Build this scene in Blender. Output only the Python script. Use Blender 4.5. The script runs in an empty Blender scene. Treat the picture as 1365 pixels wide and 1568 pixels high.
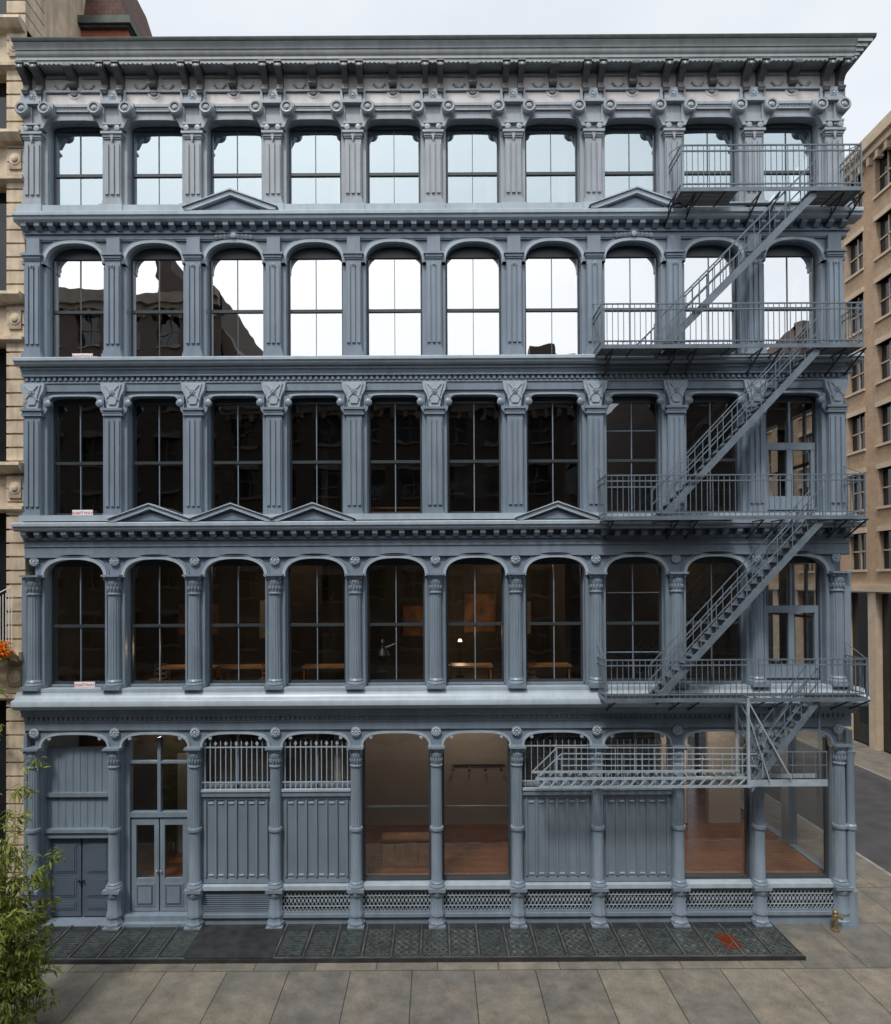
import bpy, bmesh, math, random
from mathutils import Vector, Matrix
random.seed(7)
D=20.0
def X(px,p=0): return (px-667)/50*(D-p)/D
def Z(py,p=0): return 10.5+(890-py)/50*(D-p)/D
scene=bpy.context.scene
# ---------------------------------------------------------------- materials
def new_mat(name):
    m=bpy.data.materials.new(name); m.use_nodes=True
    nt=m.node_tree; nt.nodes.clear()
    return m,nt,nt.nodes,nt.links
def pmat(name,col,rough=.5,var=.15,scale=1.5,bump=0.0,bscale=30,metal=0,col2=None,streak=0.0,spec=.5):
    m,nt,N,L=new_mat(name)
    out=N.new('ShaderNodeOutputMaterial'); b=N.new('ShaderNodeBsdfPrincipled')
    L.new(b.outputs[0],out.inputs[0])
    tc=N.new('ShaderNodeTexCoord')
    n=N.new('ShaderNodeTexNoise'); n.inputs['Scale'].default_value=scale; n.inputs['Detail'].default_value=5
    L.new(tc.outputs['Object'],n.inputs['Vector'])
    r=N.new('ShaderNodeValToRGB')
    c2=col2 or tuple(c*(1-var) for c in col)
    c1=tuple(min(1,c*(1+var)) for c in col) if not col2 else col
    r.color_ramp.elements[0].position=.3; r.color_ramp.elements[0].color=(*c2,1)
    r.color_ramp.elements[1].position=.7; r.color_ramp.elements[1].color=(*c1,1)
    L.new(n.outputs['Fac'],r.inputs['Fac'])
    last=r.outputs['Color']
    if streak>0:
        mp=N.new('ShaderNodeMapping'); mp.inputs['Scale'].default_value=(2.2,2.2,.4)
        L.new(tc.outputs['Object'],mp.inputs['Vector'])
        n2=N.new('ShaderNodeTexNoise'); n2.inputs['Scale'].default_value=2; n2.inputs['Detail'].default_value=5
        L.new(mp.outputs[0],n2.inputs['Vector'])
        r2=N.new('ShaderNodeValToRGB')
        r2.color_ramp.elements[0].position=.3; r2.color_ramp.elements[0].color=(1-streak,)*3+(1,)
        r2.color_ramp.elements[1].position=.6; r2.color_ramp.elements[1].color=(1,1,1,1)
        L.new(n2.outputs['Fac'],r2.inputs['Fac'])
        mx=N.new('ShaderNodeMixRGB'); mx.blend_type='MULTIPLY'; mx.inputs[0].default_value=1
        L.new(last,mx.inputs[1]); L.new(r2.outputs['Color'],mx.inputs[2]); last=mx.outputs[0]
    L.new(last,b.inputs['Base Color'])
    b.inputs['Roughness'].default_value=rough; b.inputs['Metallic'].default_value=metal
    b.inputs['Specular IOR Level'].default_value=spec
    if bump>0:
        nb=N.new('ShaderNodeTexNoise'); nb.inputs['Scale'].default_value=bscale; nb.inputs['Detail'].default_value=2
        L.new(tc.outputs['Object'],nb.inputs['Vector'])
        bp=N.new('ShaderNodeBump'); bp.inputs['Strength'].default_value=bump; bp.inputs['Distance'].default_value=.02
        L.new(nb.outputs['Fac'],bp.inputs['Height']); L.new(bp.outputs[0],b.inputs['Normal'])
    return m
def glassmat(name,fac,tint=(.95,.97,1),trans=(.75,.78,.78),wav=.004):
    m,nt,N,L=new_mat(name)
    out=N.new('ShaderNodeOutputMaterial'); mix=N.new('ShaderNodeMixShader')
    g=N.new('ShaderNodeBsdfGlossy'); g.inputs['Roughness'].default_value=0.0; g.inputs['Color'].default_value=(*tint,1)
    t=N.new('ShaderNodeBsdfTransparent'); t.inputs['Color'].default_value=(*trans,1)
    mix.inputs[0].default_value=fac
    L.new(t.outputs[0],mix.inputs[1]); L.new(g.outputs[0],mix.inputs[2]); L.new(mix.outputs[0],out.inputs[0])
    tc=N.new('ShaderNodeTexCoord'); n=N.new('ShaderNodeTexNoise'); n.inputs['Scale'].default_value=1.3; n.inputs['Detail'].default_value=1
    L.new(tc.outputs['Object'],n.inputs['Vector'])
    bp=N.new('ShaderNodeBump'); bp.inputs['Strength'].default_value=1; bp.inputs['Distance'].default_value=wav
    L.new(n.outputs['Fac'],bp.inputs['Height']); L.new(bp.outputs[0],g.inputs['Normal'])
    return m
def brickmat(name,c1,c2,mortar,bw,rh,ms=.01,rough=.8,offset=.5,swap=None,noise=.25,nscale=2.0,bump=.3,stain=None):
    m,nt,N,L=new_mat(name)
    out=N.new('ShaderNodeOutputMaterial'); b=N.new('ShaderNodeBsdfPrincipled'); L.new(b.outputs[0],out.inputs[0])
    tc=N.new('ShaderNodeTexCoord')
    vec=tc.outputs['Object']
    if swap:
        s=N.new('ShaderNodeSeparateXYZ'); c=N.new('ShaderNodeCombineXYZ'); L.new(vec,s.inputs[0])
        L.new(s.outputs[swap[0]],c.inputs[0]); L.new(s.outputs[swap[1]],c.inputs[1]); vec=c.outputs[0]
    br=N.new('ShaderNodeTexBrick'); br.inputs['Scale'].default_value=1
    br.inputs['Brick Width'].default_value=bw; br.inputs['Row Height'].default_value=rh
    br.inputs['Mortar Size'].default_value=ms; br.offset=offset
    br.inputs['Color1'].default_value=(*c1,1); br.inputs['Color2'].default_value=(*c2,1); br.inputs['Mortar'].default_value=(*mortar,1)
    L.new(vec,br.inputs['Vector'])
    n=N.new('ShaderNodeTexNoise'); n.inputs['Scale'].default_value=nscale; n.inputs['Detail'].default_value=9; n.inputs['Roughness'].default_value=.68
    L.new(tc.outputs['Object'],n.inputs['Vector'])
    r=N.new('ShaderNodeValToRGB'); r.color_ramp.elements[0].position=.35; r.color_ramp.elements[1].position=.65
    r.color_ramp.elements[0].color=(1-noise*1.6,)*3+(1,); r.color_ramp.elements[1].color=(1,1,1,1)
    L.new(n.outputs['Fac'],r.inputs['Fac'])
    col=br.outputs['Color']
    if stain:
        n3=N.new('ShaderNodeTexNoise'); n3.inputs['Scale'].default_value=.6; n3.inputs['Detail'].default_value=8; n3.inputs['Roughness'].default_value=.7
        L.new(tc.outputs['Object'],n3.inputs['Vector'])
        r3=N.new('ShaderNodeValToRGB'); r3.color_ramp.elements[0].position=.46; r3.color_ramp.elements[1].position=.64
        L.new(n3.outputs['Fac'],r3.inputs['Fac'])
        m3=N.new('ShaderNodeMixRGB'); m3.blend_type='MIX'; m3.inputs[2].default_value=(*stain,1)
        # stains stop at the joints: mask = stain * (1 - joint)
        inv=N.new('ShaderNodeMath'); inv.operation='SUBTRACT'; inv.inputs[0].default_value=1; L.new(br.outputs['Fac'],inv.inputs[1])
        sc=N.new('ShaderNodeMath'); sc.operation='MULTIPLY'; sc.inputs[1].default_value=.5; L.new(r3.outputs['Color'],sc.inputs[0])
        sd=N.new('ShaderNodeMath'); sd.operation='MULTIPLY'; L.new(sc.outputs[0],sd.inputs[0]); L.new(inv.outputs[0],sd.inputs[1])
        L.new(sd.outputs[0],m3.inputs[0]); L.new(col,m3.inputs[1]); col=m3.outputs[0]
        n4=N.new('ShaderNodeTexNoise'); n4.inputs['Scale'].default_value=26; n4.inputs['Detail'].default_value=3
        L.new(tc.outputs['Object'],n4.inputs['Vector'])
        r4=N.new('ShaderNodeValToRGB'); r4.color_ramp.elements[0].position=.35; r4.color_ramp.elements[1].position=.6; r4.color_ramp.elements[0].color=(.74,.74,.74,1)
        L.new(n4.outputs['Fac'],r4.inputs['Fac'])
        m4=N.new('ShaderNodeMixRGB'); m4.blend_type='MULTIPLY'; m4.inputs[0].default_value=1; L.new(col,m4.inputs[1]); L.new(r4.outputs[0],m4.inputs[2]); col=m4.outputs[0]
    mx=N.new('ShaderNodeMixRGB'); mx.blend_type='MULTIPLY'; mx.inputs[0].default_value=1
    L.new(col,mx.inputs[1]); L.new(r.outputs['Color'],mx.inputs[2]); last=mx.outputs[0]
    L.new(last,b.inputs['Base Color'])
    b.inputs['Roughness'].default_value=rough
    bp=N.new('ShaderNodeBump'); bp.inputs['Strength'].default_value=bump; bp.inputs['Distance'].default_value=.02; bp.invert=True
    L.new(br.outputs['Fac'],bp.inputs['Height']); L.new(bp.outputs[0],b.inputs['Normal'])
    return m
def emat(name,col,s):
    m,nt,N,L=new_mat(name); out=N.new('ShaderNodeOutputMaterial'); e=N.new('ShaderNodeEmission')
    e.inputs[0].default_value=(*col,1); e.inputs[1].default_value=s; L.new(e.outputs[0],out.inputs[0]); return m

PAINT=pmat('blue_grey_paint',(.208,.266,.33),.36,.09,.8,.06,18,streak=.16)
SHUTP=pmat('shutter_paint',(.185,.237,.29),.45,.08,.8,.06,18,streak=.12)
PAINT_LT=pmat('blue_grey_paint_lit',(.38,.455,.52),.34,.10,.8,streak=.14)  # lighter copy of the wall paint: sky light on ledges put into colour
FRIEZE=pmat('warm_lit_frieze_paint',(.58,.555,.55),.45,.12,.8,streak=.15)  # warm light on the frieze is put into this paler colour
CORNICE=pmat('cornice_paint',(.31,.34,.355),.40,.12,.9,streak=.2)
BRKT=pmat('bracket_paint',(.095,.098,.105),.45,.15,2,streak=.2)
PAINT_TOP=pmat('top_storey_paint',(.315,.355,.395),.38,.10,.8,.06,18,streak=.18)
DOORP=pmat('door_paint',(.09,.12,.16),.35,.1,1.5)
SASH=pmat('sash_dark_paint',(.045,.056,.064),.35,.1,2)
GUTTER=pmat('copper_gutter',(.045,.06,.055),.6,.4,3)
ESC=pmat('fire_escape_paint',(.13,.165,.20),.42,.2,3)
ESC_D=pmat('fire_escape_iron',(.03,.036,.042),.5,.2,3)
ESC_L=pmat('drop_stair_paint',(.32,.385,.44),.42,.15,3)
IRON=pmat('vault_iron',(.028,.03,.032),.38,.4,3,.4,40)
IRONL=pmat('vault_iron_worn',(.085,.09,.088),.42,.5,2.5)
VGLASS=pmat('vault_lens_glass',(.04,.05,.05),.18,.5,8,.5,22)
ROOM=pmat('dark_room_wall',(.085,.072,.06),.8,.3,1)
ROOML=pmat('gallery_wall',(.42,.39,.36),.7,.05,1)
WOODF=brickmat('wood_floor',(.19,.065,.022),(.24,.09,.034),(.05,.02,.01),2.2,.12,.004,.25,noise=.2,bump=.05)
WOOD=pmat('brown_wood',(.16,.07,.03),.4,.3,4)
BLACK=pmat('black_metal',(.015,.015,.015),.4,.2,4)
WHITE=pmat('white_enamel',(.8,.8,.78),.4,.04,4)
RED=pmat('red_enamel',(.6,.03,.03),.4,.05,4)
CREAM=pmat('cream_stone',(.60,.50,.37),.8,.16,2.5,.3,20,streak=.3)
CREAMD=pmat('cream_stone_dark',(.36,.29,.22),.8,.2,2.5,.3,20)
G5=glassmat('window_glass_top',.56,(.82,.95,1.0))
G4=glassmat('window_glass_fourth',.78,(1,1,1))
G3=glassmat('window_glass_third',.20)
G2=glassmat('window_glass_second',.15,trans=(.80,.82,.82))
G1=glassmat('shop_glass',.13,trans=(.84,.86,.86))
GD=pmat('dark_glass',(.015,.018,.02),.06,.2,1)
ASPH=pmat('asphalt',(.055,.055,.057),.8,.25,1.2,.4,60)
SIDEW=brickmat('granite_sidewalk',(.27,.25,.21),(.185,.18,.165),(.055,.06,.04),1.66,2.3,.014,.55,.41,noise=.26,nscale=1.7,stain=(.36,.30,.215),bump=.3)
KERB=pmat('granite_kerb',(.25,.24,.23),.8,.2,3)
TANBR=brickmat('tan_brick',(.50,.33,.20),(.42,.27,.165),(.40,.33,.25),.22,.075,.008,.85,swap=(1,2),noise=.12)
TANST=pmat('tan_stone',(.52,.41,.30),.8,.12,2,.2,20)
REDBR=brickmat('red_brick',(.16,.06,.04),(.12,.045,.035),(.14,.12,.10),.22,.075,.008,.85,swap=(0,2),noise=.15)
DKBR=brickmat('dark_brick',(.06,.042,.034),(.05,.035,.028),(.06,.05,.045),.22,.075,.008,.85,swap=(0,2),noise=.15)
DKST=pmat('sooty_stone',(.13,.11,.09),.8,.2,2)
SHING=brickmat('brown_shingle',(.085,.035,.024),(.12,.05,.036),(.04,.022,.016),.3,.16,.012,.8,swap=(0,2),noise=.3)
TERRA=pmat('terracotta',(.32,.09,.05),.7,.2,3)
BRASS=pmat('dull_brass',(.26,.20,.10),.45,.3,9,metal=.6)
LAMP=emat('lamp_globe_light',(1,.80,.55),3)

# ---------------------------------------------------------------- builders
def empty(name,loc=(0,0,0)):
    e=bpy.data.objects.new(name,None); e.location=loc; scene.collection.objects.link(e); return e
class MB:
    def __init__(s,name,mat,parent=None,angle=35):
        s.name=name;s.mat=mat;s.parent=parent;s.v=[];s.f=[];s.angle=angle
    def add(s,vs,fs):
        o=len(s.v); s.v+=[tuple(v) for v in vs]; s.f+=[tuple(i+o for i in f) for f in fs]
    def box(s,x0,x1,y0,y1,z0,z1):
        s.add([(x0,y0,z0),(x1,y0,z0),(x1,y1,z0),(x0,y1,z0),(x0,y0,z1),(x1,y0,z1),(x1,y1,z1),(x0,y1,z1)],
              [(0,3,2,1),(4,5,6,7),(0,1,5,4),(1,2,6,5),(2,3,7,6),(3,0,4,7)])
    def pxz(s,pts,y0,y1):
        n=len(pts); s.add([(a,y0,b) for a,b in pts]+[(a,y1,b) for a,b in pts],
          [tuple(range(n)),tuple(range(2*n-1,n-1,-1))]+[(i,(i+1)%n,n+(i+1)%n,n+i) for i in range(n)])
    def pyz(s,pts,x0,x1):
        n=len(pts); s.add([(x0,a,b) for a,b in pts]+[(x1,a,b) for a,b in pts],
          [tuple(range(n)),tuple(range(2*n-1,n-1,-1))]+[(i,(i+1)%n,n+(i+1)%n,n+i) for i in range(n)])
    def lathe(s,c,prof,axis='z',n=16,flute=0):
        vs=[];fs=[]
        for (r,h) in prof:
            for i in range(n):
                a=2*math.pi*i/n; rr=r*(1-flute*(i%2))
                u=rr*math.cos(a);w=rr*math.sin(a)
                if axis=='z': vs.append((c[0]+u,c[1]+w,c[2]+h))
                elif axis=='y': vs.append((c[0]+u,c[1]+h,c[2]+w))
                else: vs.append((c[0]+h,c[1]+u,c[2]+w))
        m=len(prof)
        for j in range(m-1):
            for i in range(n):
                k=(i+1)%n; fs.append((j*n+i,j*n+k,(j+1)*n+k,(j+1)*n+i))
        fs.append(tuple(range(n))); fs.append(tuple((m-1)*n+i for i in range(n)))
        s.add(vs,fs)
    def bar(s,a,b,r,n=4,r2=None):
        a=Vector(a);b=Vector(b);d=(b-a)
        if d.length<1e-6:return
        d.normalize(); up=Vector((0,0,1)) if abs(d.z)<.9 else Vector((0,1,0))
        u=d.cross(up).normalized(); w=d.cross(u)
        r2=r if r2 is None else r2
        vs=[];off=math.pi/4 if n==4 else 0
        for p,rr in ((a,r),(b,r2)):
            for i in range(n):
                t=2*math.pi*i/n+off; vs.append(p+u*math.cos(t)*rr+w*math.sin(t)*rr)
        s.add(vs,[(i,(i+1)%n,n+(i+1)%n,n+i) for i in range(n)]+[tuple(range(n)),tuple(range(n,2*n))])
    def done(s):
        if not s.v: return None
        me=bpy.data.meshes.new(s.name); me.from_pydata(s.v,[],s.f); me.materials.append(s.mat)
        bm=bmesh.new(); bm.from_mesh(me); bmesh.ops.recalc_face_normals(bm,faces=bm.faces[:]); bm.to_mesh(me); bm.free()
        me.polygons.foreach_set('use_smooth',[True]*len(me.polygons))
        me.set_sharp_from_angle(angle=math.radians(s.angle))
        o=bpy.data.objects.new(s.name,me); scene.collection.objects.link(o)
        if s.parent: o.parent=s.parent
        return o
def rosette(mb,x,y,z,r,n=8):
    mb.lathe((x,y,z),[(r*.26,-.045),(r*.32,-.02),(r*.32,0)],'y',10)
    mb.lathe((x,y,z),[(r*.95,-.010),(r*.98,.0)],'y',20)
    for i in range(n):
        a=2*math.pi*i/n
        mb.lathe((x+math.cos(a)*r*.62,y,z+math.sin(a)*r*.62),[(r*.08,-.038),(r*.20,-.022),(r*.23,0)],'y',8)
def curve(cx,a,zs,b,n,N=28):
    pts=[]
    for i in range(N+1):
        t=math.pi-math.pi*i/N
        c=math.cos(t);s=math.sin(t)
        pts.append((cx+a*math.copysign(abs(c)**(2/n),c), zs+b*abs(s)**(2/n)))
    return pts
def headplate(mb,xl,xr,a,zs,b,n,ztop,y0,y1,cx=None):
    cx=(xl+xr)/2 if cx is None else cx
    c=curve(cx,a,zs,b,n)
    vs=[];fs=[]
    pts=[(xl,zs)]+c+[(xr,zs)]
    m=len(pts)
    for y in (y0,y1):
        for p in pts: vs.append((p[0],y,p[1]))
        for p in pts: vs.append((p[0],y,ztop))
    for i in range(m-1):
        if abs(pts[i+1][0]-pts[i][0])<1e-6 : continue
        fs.append((i,i+1,m+i+1,m+i)); fs.append((2*m+i,2*m+i+1,3*m+i+1,3*m+i))
    for i in range(m-1):
        fs.append((i,i+1,2*m+i+1,2*m+i)); 
    fs.append((0,m,3*m,2*m)); fs.append((m-1,2*m-1,4*m-1,3*m-1))
    mb.add(vs,fs)
def archmold(mb,cx,a,zs,b,n,th,y0,y1,zd=0):
    ci=curve(cx,a,zs,b,n); co=curve(cx,a+th,zs,b+th,n)
    m=len(ci); vs=[(p[0],y,p[1]) for y in (y0,y1) for p in ci+co]; fs=[]
    for i in range(m-1):
        fs+= [(i,i+1,m+i+1,m+i),(2*m+i,2*m+i+1,3*m+i+1,3*m+i),(i,i+1,2*m+i+1,2*m+i),(m+i,m+i+1,3*m+i+1,3*m+i)]
    fs+=[(0,m,3*m,2*m),(m-1,2*m-1,4*m-1,3*m-1)]
    mb.add(vs,fs)
def console(mb,xc,w,z,h,p):
    pr=[(.02,z),(-p,z),(-p-.02,z-.12*h),(-p,z-.25*h),(-p*.8,z-.36*h),(-p*.5,z-.45*h),(-p*.35,z-.6*h),(-p*.36,z-.78*h),(-p*.5,z-.86*h),(-p*.45,z-.97*h),(-.1*p,z-h),(.02,z-h)]
    mb.pyz(pr,xc-w/2,xc+w/2)
    mb.lathe((xc-w/2-.015,-p+.045,z-.17*h),[(.075,0),(.075,w+.03)],'x',12)
    mb.lathe((xc-w/2-.012,-p*.42,z-.85*h),[(.05,0),(.05,w+.024)],'x',10)

S=2.452
xc=[(k-5)*S for k in range(11)]
XL,XR=-12.55,12.66
bld=empty('cast_iron_building')
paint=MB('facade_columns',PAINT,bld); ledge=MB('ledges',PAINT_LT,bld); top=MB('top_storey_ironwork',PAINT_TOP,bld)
corn=MB('roof_cornice',CORNICE,bld); brk=MB('cornice_brackets',BRKT,bld); frz=MB('frieze_panels',FRIEZE,bld); gut=MB('roof_gutter',GUTTER,bld)
sash=MB('window_sashes',SASH,bld); sashl=MB('window_frames',PAINT,bld)
g5=MB('glass_fifth_storey',G5,bld);g4=MB('glass_fourth_storey',G4,bld);g3=MB('glass_third_storey',G3,bld);g2=MB('glass_second_storey',G2,bld);g1=MB('shop_glass_panes',G1,bld)
orn=MB('cast_ornaments',PAINT_LT,bld)

def pane(mb,x0,x1,z0,z1,y=.33):
    t=random.uniform(-.005,.005); u=random.uniform(-.004,.004); w=(x1-x0)/2; h=(z1-z0)/2
    mb.add([(x0,y-t*w-u*h,z0),(x1,y+t*w-u*h,z0),(x1,y+t*w+u*h,z1),(x0,y-t*w+u*h,z1)],[(0,1,2,3)])
def window(cx,hw,z0,z1,zr,g,gfrac=.5,french=False,lites=0,mun=.014):
    y0,y1=.27,.40
    sashl.box(cx-hw-.12,cx-hw,y0-.05,y1,z0,z1+.02); sashl.box(cx+hw,cx+hw+.12,y0-.05,y1,z0,z1+.02)
    sash.box(cx-hw,cx+hw,y0,y1,z1-.06,z1+.5)
    sashl.box(cx-hw,cx+hw,y0-.06,y1,z0-.06,z0)
    for sx in (-1,1):
        sash.box(cx+sx*hw-(.055 if sx>0 else 0),cx+sx*hw+(0 if sx>0 else .055),y0+.02,y1-.01,z0,z1-.06)
    sash.box(cx-hw+.055,cx+hw-.055,y0+.02,y1-.01,z0,z0+.08)
    if french:
        sashl.box(cx-hw+.055,cx+hw-.055,y0-.02,y1-.02,zr+.3,zr+.52)
        sashl.box(cx-.09,cx+.09,y0-.01,y1-.03,z0+.08,zr+.3)
        sashl.box(cx-.03,cx+.03,y0-.01,y1-.03,zr+.52,z1-.06)
        sashl.box(cx-hw+.055,cx-hw+.17,y0-.01,y1-.03,z0+.08,zr+.3); sashl.box(cx+hw-.17,cx+hw-.055,y0-.01,y1-.03,z0+.08,zr+.3)
        sashl.box(cx-hw+.17,cx-.09,y0-.01,y1-.03,z0+.08,z0+.5); sashl.box(cx+.09,cx+hw-.17,y0-.01,y1-.03,z0+.08,z0+.5)
    else:
        sash.box(cx-hw+.055,cx+hw-.055,y0+.01,y1-.01,zr-.045,zr+.045)
        mm=sash if mun<.012 else sashl
        mm.box(cx-mun,cx+mun,y0+.04,y1-.03,z0+.08,zr-.045); mm.box(cx-mun,cx+mun,y0+.02,y1-.05,zr+.045,z1-.06)
        if lites:
            sashl.box(cx-hw+.055,cx+hw-.055,y0+.045,y1-.045,(zr+z1)/2-.014,(zr+z1)/2+.014)
            sashl.box(cx-hw+.055,cx+hw-.055,y0+.045,y1-.045,(zr+z0)/2-.014,(zr+z0)/2+.014)
    pane(g,cx-hw+.05,cx+hw-.05,z0+.05,zr); pane(g,cx-hw+.05,cx+hw-.05,zr,z1-.03,y=.325)

def pilaster(mb,x,z0,z1,w,p=.14,ribs=3,blk=True):
    mb.box(x-w/2-.07,x+w/2+.07,-p-.09,0.02,z0,z0+.11)
    mb.box(x-w/2-.045,x+w/2+.045,-p-.065,0.02,z0+.11,z0+.2)
    mb.box(x-w/2-.02,x+w/2+.02,-p-.035,0.02,z0+.2,z0+.26)
    mb.box(x-w/2,x+w/2,-p,0.02,z0+.26,z1-.2)
    rw=w/(ribs*1.55)
    for i in range(ribs):
        cx=x+(i-(ribs-1)/2)*w/ribs
        mb.pxz([(cx-rw/2,z0+.42),(cx+rw/2,z0+.42),(cx+rw/2,z1-.36),(cx,z1-.31),(cx-rw/2,z1-.36)],-p-.045,-p+.01)
    mb.box(x-w/2-.02,x+w/2+.02,-p-.03,0.02,z1-.2,z1-.15)
    mb.box(x-w/2-.04,x+w/2+.04,-p-.06,0.02,z1-.15,z1-.07)
    mb.box(x-w/2-.08,x+w/2+.08,-p-.1,0.02,z1-.07,z1)
# ---- FIFTH storey
z0=Z(318);zc=Z(202)
for k,x in enumerate(xc):
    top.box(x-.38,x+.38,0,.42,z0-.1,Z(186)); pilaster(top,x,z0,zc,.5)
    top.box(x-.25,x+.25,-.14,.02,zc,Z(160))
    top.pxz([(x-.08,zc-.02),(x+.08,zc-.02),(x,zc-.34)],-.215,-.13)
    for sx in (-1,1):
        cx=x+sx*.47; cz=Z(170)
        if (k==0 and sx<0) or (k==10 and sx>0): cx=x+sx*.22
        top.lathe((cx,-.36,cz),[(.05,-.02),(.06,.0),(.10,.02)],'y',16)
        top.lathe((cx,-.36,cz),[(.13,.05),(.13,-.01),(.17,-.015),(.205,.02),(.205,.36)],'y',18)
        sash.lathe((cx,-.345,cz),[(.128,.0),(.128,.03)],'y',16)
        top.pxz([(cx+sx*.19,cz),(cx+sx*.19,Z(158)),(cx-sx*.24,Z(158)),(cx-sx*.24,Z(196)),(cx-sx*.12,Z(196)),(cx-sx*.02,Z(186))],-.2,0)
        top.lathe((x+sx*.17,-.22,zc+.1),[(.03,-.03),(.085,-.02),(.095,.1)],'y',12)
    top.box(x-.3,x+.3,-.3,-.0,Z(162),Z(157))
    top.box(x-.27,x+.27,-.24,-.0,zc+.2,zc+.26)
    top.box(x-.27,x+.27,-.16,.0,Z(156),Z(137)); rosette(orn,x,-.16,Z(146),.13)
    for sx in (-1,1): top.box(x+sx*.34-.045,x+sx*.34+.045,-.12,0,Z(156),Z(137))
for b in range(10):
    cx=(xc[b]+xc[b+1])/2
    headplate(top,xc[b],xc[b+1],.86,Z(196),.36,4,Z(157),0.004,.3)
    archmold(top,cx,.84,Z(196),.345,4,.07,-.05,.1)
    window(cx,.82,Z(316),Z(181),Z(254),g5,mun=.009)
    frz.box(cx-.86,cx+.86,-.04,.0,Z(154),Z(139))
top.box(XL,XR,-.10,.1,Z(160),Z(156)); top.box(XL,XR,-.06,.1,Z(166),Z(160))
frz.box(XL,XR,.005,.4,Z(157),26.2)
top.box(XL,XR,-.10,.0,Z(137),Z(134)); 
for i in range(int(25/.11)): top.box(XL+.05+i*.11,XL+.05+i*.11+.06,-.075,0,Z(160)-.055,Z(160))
# cornice brackets
zb=26.17
for k,x in enumerate(xc):
    for sx in (-1,1):
        if k==0 and sx<0: xx=x-.18
        else: xx=x+sx*.23
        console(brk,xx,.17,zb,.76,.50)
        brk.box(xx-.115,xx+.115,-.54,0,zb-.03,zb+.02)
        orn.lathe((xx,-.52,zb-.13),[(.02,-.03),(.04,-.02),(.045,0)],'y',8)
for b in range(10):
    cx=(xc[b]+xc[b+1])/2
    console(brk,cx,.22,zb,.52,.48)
    frz.lathe((cx,-.0,zb-.60),[(.12,-.04),(.15,-.06),(.2,-.05),(.22,0)],'y',18)
    rosette(orn,cx,-.06,zb-.60,.1,6)
    for sx in (-1,1):
        for j in range(7):
            t=j/6; corn.box(cx+sx*(.26+t*.32)-.03,cx+sx*(.26+t*.32)+.03,-.045,0,zb-.38-.12*math.sin(math.pi*t)*1.0,zb-.32-.12*math.sin(math.pi*t))
        corn.box(cx+sx*.55-.31,cx+sx*.55+.31,-.06,0,zb-.14,zb-.1)
for i in range(int(25/.14)): corn.box(XL+.05+i*.14,XL+.05+i*.14+.07,-.47,-.40,zb-.05,zb+.003)
cp=[(.1,zb),(-.44,zb),(-.44,zb+.07),(-.47,zb+.09),(-.47,zb+.17),(-.50,zb+.20),(-.53,zb+.28),(-.53,zb+.32),(-.56,zb+.33),(-.58,zb+.40),(-.64,zb+.48),(-.64,zb+.5),(.1,zb+.5)]
corn.pyz(cp,XL,XR+.05)
for (za,zb2,e) in ((zb,zb+.08,.12),(zb+.08,zb+.18,.18),(zb+.18,zb+.29,.27),(zb+.29,zb+.40,.38),(zb+.40,zb+.5,.5)):
    corn.pyz([(12,za),(-.44-e*.4,za),(-.44-e*.4,zb2),(12,zb2)],XR+.05,XR+e)
gut.pyz([(12,zb+.5),(-.66,zb+.5),(-.69,zb+.56),(-.69,zb+.60),(12,zb+.64)],XL-.02,XR+.58)
for i in range(8): brk.box(XR,XR+.4,.6+i*1.3,.8+i*1.3,zb-.55,zb)
# ---- entablature A
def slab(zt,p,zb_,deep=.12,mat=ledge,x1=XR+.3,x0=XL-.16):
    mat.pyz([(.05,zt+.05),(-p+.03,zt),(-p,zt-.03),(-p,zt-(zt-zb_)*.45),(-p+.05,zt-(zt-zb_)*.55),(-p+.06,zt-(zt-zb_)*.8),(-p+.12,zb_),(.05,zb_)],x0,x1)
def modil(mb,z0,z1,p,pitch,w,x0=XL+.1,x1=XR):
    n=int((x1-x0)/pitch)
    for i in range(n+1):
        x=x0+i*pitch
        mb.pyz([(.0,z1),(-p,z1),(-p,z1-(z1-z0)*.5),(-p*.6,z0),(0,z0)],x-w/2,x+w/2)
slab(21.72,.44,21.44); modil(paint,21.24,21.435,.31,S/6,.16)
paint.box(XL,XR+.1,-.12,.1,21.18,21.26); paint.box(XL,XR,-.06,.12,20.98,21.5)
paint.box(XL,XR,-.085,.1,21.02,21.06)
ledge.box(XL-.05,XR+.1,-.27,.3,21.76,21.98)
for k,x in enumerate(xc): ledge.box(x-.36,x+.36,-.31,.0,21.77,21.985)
def pediment(cx,z,h,hw,p,deco=True):
    t=.13
    ledge.pxz([(cx-hw,z),(cx-hw,z+.07),(cx,z+h),(cx+hw,z+.07),(cx+hw,z),(cx+hw*.86,z),(cx,z+h-t),(cx-hw*.86,z)],-p,-.0)
    ledge.pxz([(cx-hw-.06,z+.07),(cx-hw-.03,z+.10),(cx,z+h+.045),(cx+hw+.03,z+.10),(cx+hw+.06,z+.07),(cx,z+h)],-p-.05,0)
    paint.pxz([(cx-hw*.9,z),(cx,z+h-.08),(cx+hw*.9,z)],-p+.16,-.0)
    paint.pxz([(cx-hw*.62,z+.05),(cx,z+h-.24),(cx+hw*.62,z+.05)],-p+.12,-p+.17)
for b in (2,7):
    pediment((xc[b]+xc[b+1])/2,21.72,.58,1.38,.44)
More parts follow.
